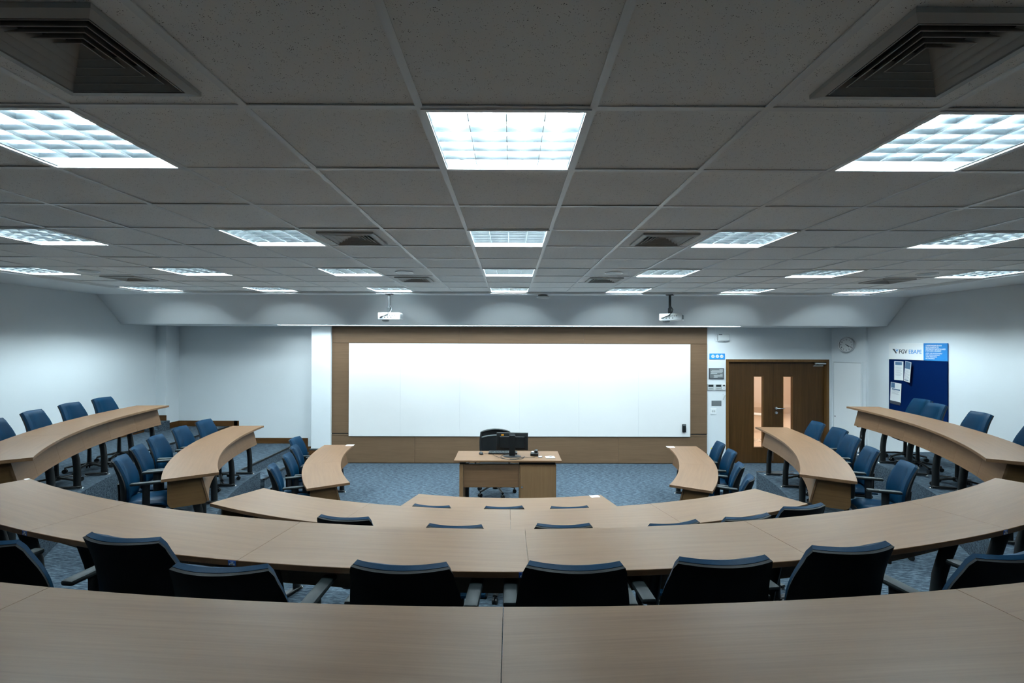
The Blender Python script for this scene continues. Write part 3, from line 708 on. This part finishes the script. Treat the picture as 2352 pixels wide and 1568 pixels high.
# teacher's mesh chair
tc = thing('mesh_chair', 'black mesh-back office chair with an arched top behind the teacher desk', 'chair', (-0.215, 7.88, -0.0), PI + 0.05)
def mk():
    def P(u, v):
        w = 0.235 + 0.015 * math.sin(PI * v); z = 0.55 + 0.395 * v + (0.035 * (1 - u * u) if v > 0 else 0) * v
        return Vector((u * w, -0.24 - 0.05 * v + 0.05 * u * u, z)), Vector((0, 1, 0))
    ring = [P(u, 1)[0] for u in [-1 + 0.1 * i for i in range(21)]] + [P(1, v)[0] for v in (0.85, 0.6, 0.3, 0)] + [P(u, 0)[0] for u in (0.6, 0.2, -0.2, -0.6)] + [P(-1, v)[0] for v in (0, 0.3, 0.6, 0.85, 1)]
    b = MB().tube(ring, 0.016, 8).build('back_frame', m_black, tc)
    grid_pad(P, 8, 8, lambda u, v: (0.003, 0.003)).build('back_mesh', m_mesh, b)
    MB().tube([P(u, 0.78)[0] for u in (-1, -0.5, 0, 0.5, 1)], 0, 8, ell=(0.008, 0.012, (0, 1, 0))).build('crossbar', m_grey, b)
    s = MB().box(-0.25, 0.25, -0.24, 0.24, 0.44, 0.505, 0.03, seg=3).build('seat', m_mesh, tc)
    MB().tube([(0, -0.1, 0.42), (0, -0.25, 0.43), (0, -0.275, 0.5), (0, -0.27, 0.6)], 0, 8, ell=(0.035, 0.014, (1, 0, 0))).build('back_stem', m_black, tc)
    m = MB(); m.cyl((0, 0, 0.10), (0, 0, 0.44), 0.027, 0.022, 12); m.build('gas_lift', m_black, tc)
    m = MB(); m.cyl((0, 0, 0.08), (0, 0, 0.16), 0.05, 0.04, 12)
    for q in range(5):
        a = PI / 2 + q * 2 * PI / 5 + 0.35
        m.tube([(math.cos(a) * x, math.sin(a) * x, z) for x, z in ((0.02, 0.14), (0.15, 0.125), (0.31, 0.085))], 0, 8, ell=(0.024, 0.014, (-math.sin(a), math.cos(a), 0)))
    m.build('base', m_black, tc)
    for q in range(5):
        a = PI / 2 + q * 2 * PI / 5 + 0.35; c = Vector((math.cos(a) * 0.31, math.sin(a) * 0.31, 0.03)); tn = Vector((-math.sin(a), math.cos(a), 0)); m = MB()
        for sd in (-1, 1): m.cyl(c + tn * 0.006 * sd, c + tn * 0.024 * sd, 0.03, n=14)
        m.cyl(c, c + Vector((0, 0, 0.055)), 0.008, n=8); m.build('caster', m_black, tc)
mk()
# things on the teacher's desk
ZD = 0.74
mo = thing('monitor', 'black computer monitor seen from behind on the teacher desk', 'monitor', (0.05, 7.25, ZD), -0.06)
MB().lathe([(0.0005, 0.0), (0.13, 0.0), (0.135, 0.006), (0.12, 0.012), (0.0005, 0.016)], 28, Matrix.Diagonal((1, 0.72, 1, 1))).build('foot', m_black, mo)
MB().box(-0.045, 0.045, -0.012, 0.012, 0.012, 0.32, 0.006).build('stand', m_black, mo)
sc_ = MB().box(-0.235, 0.235, 0.012, 0.05, 0.09, 0.35, 0.008, seg=2).build('housing', m_black, mo)
MB().box(-0.19, 0.19, -0.004, 0.012, 0.12, 0.30, 0.01).build('rear_cover', m_black, sc_)
MB().box(-0.228, 0.228, 0.0495, 0.0515, 0.10, 0.343).build('screen', m_screen, sc_)
MB().box(-0.165, -0.125, 0.0105, 0.0115, 0.305, 0.328).build('sticker', m_orange, sc_)
MB().box(-0.04, 0.04, 0.008, 0.0125, 0.328, 0.333).build('handle_slot', m_grey, sc_)
kb = thing('keyboard', 'black keyboard on the teacher desk behind the monitor', 'keyboard', (-0.09, 7.45, ZD), -0.03)
MB().box(-0.22, 0.22, -0.07, 0.07, 0.0, 0.026, 0.006).build('case', m_black, kb)
m = MB()
for rr in range(5):
    for c in range(17): m.box(-0.205 + c * 0.0243, -0.205 + c * 0.0243 + 0.02, -0.058 + rr * 0.0235, -0.058 + rr * 0.0235 + 0.019, 0.025, 0.031, 0.002)
m.build('keys', m_arm, kb); kb.children[1]['kind'] = 'stuff'
ms = thing('mouse', 'black computer mouse on the left part of the teacher desk', 'mouse', (-0.42, 7.40, ZD), 0.35)
MB().lathe([(0.034, 0.0), (0.034, 0.012), (0.028, 0.025), (0.015, 0.034), (0.0005, 0.036)], 20, Matrix.Diagonal((0.95, 1.65, 1, 1))).build('shell', m_black, ms)
MB().cyl((-0.004, 0.025, 0.032), (0.004, 0.025, 0.032), 0.009, n=12).build('wheel', m_grey, ms)
ph = thing('desk_phone', 'small black desk device with a raised block beside the monitor', 'phone', (0.385, 7.32, ZD), -0.1)
MB().box(-0.058, 0.058, -0.06, 0.06, 0, 0.045, 0.006).build('base', m_black, ph)
MB().box(0.0, 0.05, -0.05, 0.05, 0.045, 0.085, 0.012, seg=2).build('handset', m_black, ph)
MB().box(-0.045, -0.01, -0.03, 0.045, 0.045, 0.058, 0.002).build('display', m_cream, ph)
cr = thing('card_reader', 'little white and dark box beside the black desk device', 'card reader', (0.465, 7.21, ZD), -0.1)
MB().box(-0.03, 0.03, -0.035, 0.035, 0, 0.012, 0.003).build('body', m_grey, cr); MB().box(-0.018, 0.02, -0.025, 0.01, 0.012, 0.0135).build('face', m_paper, cr)
ds = thing('disc_case', 'clear disc case with a white disc at the desk edge', 'disc case', (0.61, 7.19, ZD), 0.08)
MB().box(-0.068, 0.068, -0.06, 0.06, 0, 0.008, 0.002).build('case', m_cream, ds)
MB().lathe([(0.008, 0.0085), (0.056, 0.0085), (0.056, 0.010), (0.008, 0.010)], 28).build('disc', m_paper, ds)
MB().box(-0.012, 0.028, -0.004, 0.006, 0.010, 0.016, 0.002).build('clip', m_black, ds)
def cable(label, pts, r=0.004):
    P = [Vector(p) + Vector((0.055, 0, 0)) for p in pts]; out = []
    for i in range(len(P) - 1):
        a, b, c, d = P[max(i - 1, 0)], P[i], P[i + 1], P[min(i + 2, len(P) - 1)]
        for k in range(6):
            t = k / 6; out.append(0.5 * ((2 * b) + (c - a) * t + (2 * a - 5 * b + 4 * c - d) * t * t + (3 * b - a - 3 * c + d) * t ** 3))
    out.append(P[-1])
    return tag(MB().tube(out, r, 6).build('cable', m_black), label, 'cable')
z = ZD + 0.0045
cable('thin black mouse cable across the left of the teacher desk', [(-0.43, 7.42, z), (-0.32, 7.40, z), (-0.24, 7.24, z), (-0.15, 7.10, z), (-0.12, 7.12, z)], 0.0028)
cable('tangle of black cables around the monitor foot', [(-0.10, 7.38, z), (-0.155, 7.30, z), (-0.17, 7.18, z), (-0.08, 7.06, z), (0.05, 7.045, z), (0.14, 7.10, z), (0.17, 7.19, z), (0.05, 7.085, z), (-0.04, 7.08, z)], 0.0045)
cable('black cable from the monitor to the desk device', [(0.17, 7.26, z), (0.19, 7.2, z), (0.25, 7.17, z), (0.31, 7.165, z), (0.335, 7.2, z), (0.33, 7.25, z)], 0.003)

# ------------------------------------------------------------------ projectors and the sensor under the bulkhead
def projector(label, x, y, rz):
    zt = ZB if y < BT[0] else ZB
    t = thing('projector', label, 'projector', (x, y, ZB), rz, 'white projectors hung before the bulkhead')
    m = MB(); m.box(-0.06, 0.06, -0.06, 0.06, -0.012, 0.0, 0.003); m.build('ceiling_plate', m_black, t)
    MB().box(-0.019, 0.019, -0.019, 0.019, -0.24, -0.01, 0.003).build('pole', m_black, t)
    MB().box(-0.026, 0.026, -0.03, 0.03, -0.312, -0.22, 0.006).build('joint', m_black, t)
    b = MB().box(-0.155, 0.205, -0.12, 0.12, -0.43, -0.315, 0.014, seg=2).build('body', m_white, t)
    m = MB()
    for k in range(6): m.box(-0.03 + 0.028 * k, -0.012 + 0.028 * k, -0.1215, -0.119, -0.365, -0.353)
    for k in range(4): m.box(-0.10 + 0.05 * k, -0.082 + 0.05 * k, -0.1215, -0.119, -0.40, -0.384)
    m.build('port_grille', m_ink, b)
    m = MB()
    for k in range(9): m.box(0.204, 0.2065, -0.10 + 0.022 * k, -0.09 + 0.022 * k, -0.41, -0.34)
    m.build('vent_grille', m_grey, b)
    M = Matrix.Translation((-0.06, 0.02, -0.43))
    MB().lathe([(0.062, 0.0), (0.058, -0.02), (0.04, -0.033), (0.0005, -0.04)], 20, M).build('lens_dome', m_cream, b)
    P = [(0.02, -0.02, -0.2), (0.05, -0.035, -0.25), (0.045, -0.10, -0.305), (-0.0, -0.135, -0.35), (-0.07, -0.14, -0.38), (-0.12, -0.125, -0.395)]
    MB().tube(P, 0.008, 6).build('cable', m_black, t)
    return t
projector('white projector on a black pole, left of the pair', -1.99, 8.06, 0.0)
projector('white projector on a black pole, right of the pair, turned sideways', 2.66, 8.06, -0.45)
ap = thing('ceiling_sensor', 'white round sensor under the front edge of the ceiling', 'sensor', (0.56, 8.15, ZB))
MB().lathe([(0.08, 0), (0.08, -0.02), (0.07, -0.024)], 24).build('mount', m_grey, ap)
MB().lathe([(0.07, -0.022), (0.108, -0.024), (0.11, -0.045), (0.09, -0.055), (0.0005, -0.057)], 28).build('cover', m_cream, ap)

# ------------------------------------------------------------------ doors
dr = struct(bpy.data.objects.new('door_1', None)); COL.objects.link(dr); dr.location = (0, YF, 0)
m = MB(); fw = 0.055
m.box(DX0, DX0 + fw, -0.015, 0.16, 0, DZ, 0.003); m.box(DX1 - fw, DX1, -0.015, 0.16, 0, DZ, 0.003); m.box(DX0 + fw, DX1 - fw, -0.015, 0.16, DZ - fw, DZ, 0.003)
m.build('door_frame', m_jamb, dr)
def leaf(x0, x1, g0, g1):
    y0, y1 = 0.055, 0.10; z0, z1, h0, h1 = 0.008, DZ - fw - 0.004, 0.312, 1.772
    xc = (x0 + x1) / 2; m = MB()
    for a, b, c, d in ((x0, g0, z0, z1), (g1, x1, z0, z1), (g0, g1, z0, h0), (g0, g1, h1, z1)): m.box(a - xc, b - xc, y0, y1, c, d)
    lf = m.build('door_leaf', m_walnut, dr, (xc, 0, 0)); m = MB(); e = 0.014
    for a, b, c, d in ((g0, g0 + e, h0, h1), (g1 - e, g1, h0, h1), (g0 + e, g1 - e, h0, h0 + e), (g0 + e, g1 - e, h1 - e, h1)): m.box(a - xc, b - xc, y0 - 0.008, y1 + 0.008, c, d)
    m.build('glazing_bead', m_jamb, lf)
    MB().box(g0 + e - xc, g1 - e - xc, 0.074, 0.08, h0 + e, h1 - e).build('door_glass', m_glass, lf)
    return lf
xm = 5.375
lf1 = leaf(DX0 + fw + 0.003, xm - 0.002, 4.965, 5.175); lf2 = leaf(xm + 0.002, DX1 - fw - 0.003, 5.565, 5.775)
xc = lf2.location.x
m = MB(); m.cyl((5.43 - xc, 0.055, 1.12), (5.43 - xc, 0.03, 1.12), 0.026, n=16); m.tube([(5.43 - xc, 0.035, 1.12), (5.43 - xc, -0.005, 1.12), (5.445 - xc, -0.012, 1.12), (5.57 - xc, -0.012, 1.12)], 0.011, 8); m.build('door_handle', m_steel, lf2)
MB().cyl((5.43 - xc, 0.055, 1.03), (5.43 - xc, 0.025, 1.03), 0.025, n=16).build('lock', m_steel, lf2)
m = MB(); m.box(6.20 - xc, 6.42 - xc, -0.01, 0.054, 2.015, 2.05, 0.006); m.tube([(6.24 - xc, -0.005, 2.03), (6.14 - xc, -0.03, 1.985), (6.33 - xc, -0.045, 1.99)], 0.008, 6); m.build('door_closer', m_steel, lf2)
MB().box(xm - 0.012, xm - 0.004, 0.045, 0.054, 0.05, 0.32).build('door_bolt', m_steel, lf1).location.x -= lf1.location.x
# angled service door beside it
CT = (Vector((CHB[0], CHB[1], 0)) - Vector((CHA[0], CHA[1], 0))); CLEN = CT.length; CT.normalize(); CTH = math.atan2(CT.y, CT.x)
d2 = struct(bpy.data.objects.new('door_2', None)); COL.objects.link(d2); d2.location = (CHA[0], CHA[1], 0); d2.rotation_euler[2] = CTH
m = MB(); m.box(0.02, 0.045, -0.012, 0, 0.0, 2.09, 0.002); m.box(0.565, 0.59, -0.012, 0, 0.0, 2.09, 0.002); m.box(0.045, 0.565, -0.012, 0, 2.065, 2.09, 0.002); m.build('door_frame', m_wall, d2)
MB().box(0.045, 0.565, -0.003, 0.0, 0.0, 2.065).build('door_gap_shade', m_grey, d2)  # grey sheet behind the leaf paints the shadow line around its edge
MB().box(0.049, 0.561, -0.008, -0.003, 0.02, 2.060, 0.001).build('door_leaf', m_white, d2)
MB().cyl((0.075, -0.008, 0.98), (0.075, -0.016, 0.98), 0.011, n=12).build('keyhole', m_ink, d2)
# corridor seen through the glass
m = MB(); m.box(4.0, 12.0, YF + 0.2, 17.0, -0.06, 0.0); struct(m.build('floor_corridor', m_tile_b))
m = MB(); m.box(4.0, 12.0, 12.05, 12.45, 0.0, 0.003); struct(m.build('trim_mosaic', m_mosaic))
m = MB(); m.box(4.0, 12.0, 17.0, 17.1, 0, 2.8); m.box(3.9, 4.0, YF + 0.2, 17, 0, 2.8); m.box(12.0, 12.1, YF + 0.2, 17, 0, 2.8); struct(m.build('wall_corridor', m_beige))
m = MB(); m.box(4.0, 12.0, 16.975, 17.0, 0, 0.22); struct(m.build('baseboard_corridor', m_tile_b))
m = MB(); m.box(3.9, 12.1, YF + 0.2, 17.1, 2.8, 2.9); struct(m.build('ceiling_corridor', m_beige))
for x, y in ((6.0, 12.0), (8.5, 14.6)):
    area('corridor_lamp', 1.2, 1.2, 26, (1.0, 0.83, 0.70), None, (x, y, 2.78))
wc = thing('cafe_chair', 'white moulded chair seen through the door glass', 'chair', (6.98, 13.75, 0), -2.2)
def PB(u, v): return Vector((u * (0.20 - 0.03 * v), -0.20 - 0.06 * v + 0.04 * u * u, 0.5 + 0.44 * v)), Vector((0, 1, 0))
grid_pad(PB, 8, 6, lambda u, v: (0.006, 0.006)).build('backrest', m_white, wc)
MB().box(-0.21, 0.21, -0.21, 0.21, 0.44, 0.46, 0.008).build('seat', m_white, wc)
for sx in (-1, 1):
    for sy in (-1, 1): MB().cyl((sx * 0.17, sy * 0.17, 0.44), (sx * 0.21, sy * 0.22, 0.0), 0.011, n=8).build('leg', m_steel, wc)
tb = thing('cafe_table', 'round honey-wood table just visible through the door glass', 'table', (6.80, 14.45, 0))
MB().lathe([(0.0005, 0.70), (0.40, 0.70), (0.40, 0.73), (0.0005, 0.73)], 32).build('table_top', m_tabletop, tb)
m = MB(); m.cyl((0, 0, 0.02), (0, 0, 0.70), 0.03); m.build('pedestal', m_steel, tb); MB().lathe([(0.0005, 0.0), (0.25, 0.0), (0.25, 0.012), (0.0005, 0.03)], 24).build('base', m_steel, tb)

# ------------------------------------------------------------------ things on the wall beside the door
def wthing(name, label, cat, x, z, group=None): return thing(name, label, cat, (x, YF, z), 0.0, group)
def plate(name, mat, t, x0, x1, z0, z1, d0, d1=0.0, bev=0.002, seg=1): return MB().box(x0, x1, -d0, -d1, z0, z1, bev, seg=seg).build(name, mat, t)
t = wthing('emergency_light', 'pale emergency lamp box high beside the panelling', 'emergency light', 4.32, 2.56)
plate('housing', m_cream, t, -0.115, 0.115, -0.065, 0.065, 0.06, bev=0.008); plate('label_plate', m_ink, t, -0.105, -0.035, 0.045, 0.06, 0.0615, 0.055, 0); plate('diffuser', m_white, t, -0.11, 0.10, -0.085, -0.066, 0.045, bev=0.004)
MB().tube([(-0.11, -0.01, 0.02), (-0.16, -0.012, 0.05), (-0.155, -0.01, 0.185)], 0.004, 6).build('cable', m_white, t); MB().tube([(-0.115, -0.01, 0.0), (-0.17, -0.012, -0.03), (-0.15, -0.012, -0.09), (-0.115, -0.01, -0.04)], 0.004, 6).build('cable', m_white, t)
t = wthing('prohibition_sign', 'bright blue sign with three white prohibition circles', 'sign', 4.205, 2.172)
plate('board', m_signblue, t, -0.155, 0.155, -0.058, 0.058, 0.012)
for k in range(3):
    x = -0.088 + 0.088 * k; M = Matrix.Translation((x, -0.0135, 0)) @ Matrix.Rotation(PI / 2, 4, 'X')
    c = MB().lathe([(0.0005, 0.001), (0.035, 0.001), (0.035, -0.001)], 24, M).build('pictogram', m_paper, t)
    m = MB(); m.lathe([(0.027, 0.002), (0.030, 0.002), (0.030, 0.001), (0.027, 0.001)], 24, M)
    m.box(-0.028, 0.028, -0.0018, 0.0018, 0.001, 0.0025, 0, M @ Matrix.Rotation(PI / 4, 4, 'Z'))
    if k == 0: m.box(-0.010, 0.010, -0.017, 0.017, 0.001, 0.002, 0, M)
    if k == 1: m.box(-0.016, 0.010, -0.006, 0.006, 0.001, 0.002, 0, M @ Matrix.Rotation(0.8, 4, 'Z'))
    if k == 2: m.box(-0.022, 0.022, -0.004, 0.004, 0.001, 0.002, 0, M)
    m.build('symbol', m_softink, c)
t = wthing('plaque', 'dark framed plaque with rows of pale small print', 'plaque', 4.19, 1.825)
plate('frame', m_ink, t, -0.152, 0.152, -0.108, 0.108, 0.018); plate('plate', m_grey, t, -0.138, 0.138, -0.094, 0.094, 0.0195, 0.01)
m = MB()
for k, (a, b) in enumerate(((0.055, 0.125), (-0.10, 0.125), (-0.12, 0.125), (-0.11, 0.11), (-0.12, 0.01), (0.07, 0.12), (-0.06, 0.12), (-0.05, 0.12), (-0.06, 0.02))):
    zz = 0.078 - k * 0.019; m.box(a, b, -0.0205, -0.019, zz - 0.005, zz + 0.005)
m.build('lettering', m_cream, t)
for x, w, lb in ((4.072, 0.066, 'grey wall thermostat below the plaque, nearest the panelling'), (4.228, 0.066, 'grey wall thermostat below the plaque, second from the panelling')):
    t = wthing('thermostat', lb, 'thermostat', x, 1.55, 'wall thermostats'); plate('housing', m_cream, t, -w, w, -0.06, 0.06, 0.02, bev=0.004); plate('display', m_screen, t, -0.05, 0.05, 0.008, 0.05, 0.0215, 0.018, 0)
    plate('button', m_grey, t, -0.045, 0.045, -0.035, -0.028, 0.0215, 0.018, 0)
t = wthing('remote_control', 'small white remote in a holder beside the door frame', 'remote control', 4.335, 1.555); plate('body', m_white, t, -0.034, 0.034, -0.06, 0.06, 0.025, bev=0.004); plate('display', m_ink, t, -0.022, 0.022, 0.012, 0.045, 0.0262, 0.02, 0)
plate('button', m_grey, t, -0.01, 0.01, -0.03, -0.015, 0.0265, 0.02, 0)
t = wthing('key_tag', 'small pale tag hanging beside the door frame', 'key tag', 4.35, 1.345); MB().box(-0.014, 0.014, -0.008, -0.003, -0.05, 0.05, 0.002, Matrix.Rotation(0.42, 4, 'Y')).build('tag', m_cream, t); MB().cyl((-0.02, -0.012, 0.06), (-0.02, 0, 0.06), 0.006, n=8).build('hook', m_steel, t)
t = wthing('blank_plate', 'grey rectangular blank plate on the wall under the thermostats', 'wall plate', 4.193, 1.225); plate('plate', m_grey, t, -0.098, 0.098, -0.05, 0.05, 0.008); plate('rim', m_steel, t, -0.102, 0.102, -0.054, 0.054, 0.004)
t = wthing('light_switch', 'white double light switch under the grey plate', 'light switch', 4.13, 1.065); plate('plate', m_white, t, -0.06, 0.06, -0.058, 0.058, 0.01, bev=0.003); plate('rocker', m_cream, t, -0.035, -0.004, -0.02, 0.02, 0.0135, 0.009); plate('rocker', m_cream, t, 0.004, 0.035, -0.02, 0.02, 0.0135, 0.009)
t = wthing('wall_outlet', 'white wall outlet with a yellow voltage label near the floor', 'outlet', 4.115, 0.262); plate('plate', m_white, t, -0.038, 0.038, -0.058, 0.03, 0.01, bev=0.003); plate('voltage_label', m_yellow, t, -0.033, 0.033, 0.035, 0.062, 0.004, bev=0); plate('socket', m_ink, t, -0.016, 0.016, 0.003, 0.008, 0.0112, 0.008, 0)

# clock on the angled wall
def on_angled(s, z, off=0.0):
    p = Vector((CHA[0], CHA[1], 0)) + CT * s; n = Vector((CT.y, -CT.x, 0)); n = n if n.x < 0 else -n
    return p + n * off + Vector((0, 0, z))
ck = thing('wall_clock', 'round silver-rimmed wall clock above the narrow white door', 'clock', on_angled(0.30, 2.415), CTH)
Mx = Matrix.Rotation(PI / 2, 4, 'X')
MB().lathe([(0.0005, 0.0), (0.15, 0.0), (0.155, 0.03), (0.148, 0.045), (0.132, 0.04), (0.130, 0.022)], 40, Mx).build('rim', m_steel, ck)
fc = MB().lathe([(0.0005, 0.024), (0.131, 0.024)], 40, Mx).build('face', m_paper, ck)
for k in range(1, 13):
    a = PI / 2 - k * PI / 6; text('numeral', str(k), 0.036, m_ink, fc, (0.103 * math.cos(a), -0.0252, 0.103 * math.sin(a) - 0.0125), align='CENTER', bold=0.0008)
def hand(name, hrs, l, w):
    a = PI / 2 - hrs * PI / 6; MB().box(-0.02, l, -w, w, 0.028, 0.030, 0, Mx @ Matrix.Rotation(a, 4, 'Z')).build(name, m_ink, ck)
hand('hour_hand', 4.3, 0.07, 0.005); hand('minute_hand', 3.85, 0.105, 0.0035)
# noticeboard on the right wall
nb = thing('noticeboard', 'navy noticeboard with a white and pale blue header', 'noticeboard', (XR - 0.003, 8.14, 0.0), -PI / 2)
# local x runs toward the camera along the wall, z up
plate('felt_panel', m_navy, nb, -0.585, 0.585, 0.95, 2.16, 0.02)
plate('header', m_paper, nb, -0.585, 0.150, 2.162, 2.445, 0.022); hb = plate('header_notice', m_sky, nb, 0.150, 0.585, 2.162, 2.445, 0.022)
text('lettering', 'FGV', 0.098, m_ink, nb, (-0.355, -0.0225, 2.268), bold=0.0022); text('lettering', 'EBAPE', 0.098, m_logoblue, nb, (-0.15, -0.0225, 2.268), bold=0.0008)
m = MB(); m.add([(-0.50, -0.0228, 2.345), (-0.455, -0.0228, 2.345), (-0.40, -0.0228, 2.275), (-0.42, -0.0228, 2.262)], [(0, 1, 2, 3)]); m.build('logo_mark', m_ink, nb)
m = MB(); m.add([(-0.425, -0.0228, 2.315), (-0.365, -0.0228, 2.345), (-0.395, -0.0228, 2.295)], [(0, 1, 2)]); m.add([(-0.44, -0.0228, 2.33), (-0.42, -0.0228, 2.347), (-0.40, -0.0228, 2.345)], [(0, 1, 2)]); m.build('logo_mark', m_logoblue, nb)
for k, s in enumerate(('A RESPONSABILIDADE', 'PELA GUARDA DE', 'PERTENCES PARTICULARES', 'É DE CADA USUÁRIO')): text('lettering', s, 0.030, m_paper, hb, (0.19, -0.0225, 2.397 - 0.029 * k), bold=0.0006, shear=0.15)
for k, s in enumerate(('USERS ARE RESPONSIBLE', 'FOR SAFEGUARDING', 'THEIR PERSONAL', 'BELONGINGS')): text('lettering', s, 0.028, m_paper, hb, (0.19, -0.0225, 2.272 - 0.028 * k), shear=0.15)
def sheet(label, x, z, w, h, tilt, kind, curl=0.0):
    t = thing('notice_sheet', label, 'notice', (XR - 0.024 - abs(curl), 8.14 - x, z), -PI / 2, 'paper sheets pinned to the noticeboard')
    Mt = Matrix.Rotation(tilt, 4, 'Y')
    nx = 8; v = []; 
    for j in (0, 1):
        for i in range(nx + 1):
            u = i / nx; v.append((-w / 2 + w * u, -0.001 - abs(curl) * 0.0 - curl * (u - 0.5) * 2 * 0.9, -h / 2 + h * j))
    m = MB(); m.add(v, [(i, i + 1, i + nx + 2, i + nx + 1) for i in range(nx)], False, Mt); m.add([(a, b + 0.0008, c) for a, b, c in v], [(i, i + 1, i + nx + 2, i + nx + 1) for i in range(nx)], False, Mt); m.build('paper', m_paper, t)
    def yy(u): return -0.0015 - curl * (u - 0.5) * 2 * 0.9 - 0.001
    def strip(mm, u0, u1, z0, z1):
        a, b = -w / 2 + w * u0, -w / 2 + w * u1
        mm.add([(a, yy(u0), z0), (b, yy(u1), z0), (b, yy(u1), z1), (a, yy(u0), z1)], [(0, 1, 2, 3)], False, Mt)
    pm = MB(); 
    if kind == 'a': strip(pm, 0.12, 0.86, h * 0.30, h * 0.46)
    if kind == 'b': strip(pm, 0.05, 0.92, h * 0.14, h * 0.48); strip(pm, 0.1, 0.8, -h * 0.45, -h * 0.41)
    if kind == 'c': strip(pm, 0.05, 0.40, h * 0.22, h * 0.48); strip(pm, 0.15, 0.9, h * 0.12, h * 0.18)
    pm.build('printed_photo', m_photo, t)
    lm = MB()
    for k in range(9 if kind != 'c' else 4):
        zz = h * (0.2 if kind != 'b' else 0.06) - k * h * 0.055 - (h * 0.12 if kind == 'c' else 0)
        strip(lm, 0.12, 0.85 - 0.12 * (k % 3 == 2), zz - h * 0.008, zz + h * 0.008)
    lm.build('lettering', m_softink, t)
    if kind == 'c':
        bm_ = MB(); strip(bm_, 0.0, 0.97, -h * 0.62, -h * 0.46); bm_.build('dark_strip', m_ink, t)
    return t
sheet('white notice pinned under the logo, left of the upper pair', -0.36, 1.965, 0.20, 0.33, 0.0, 'a')
sheet('curled white notice with a dark picture, right of the upper pair', -0.135, 1.96, 0.19, 0.345, 0.10, 'b', 0.03)
sheet('lower white notice with a photo and a dark bottom strip', -0.42, 1.58, 0.25, 0.34, 0.05, 'c', 0.006)
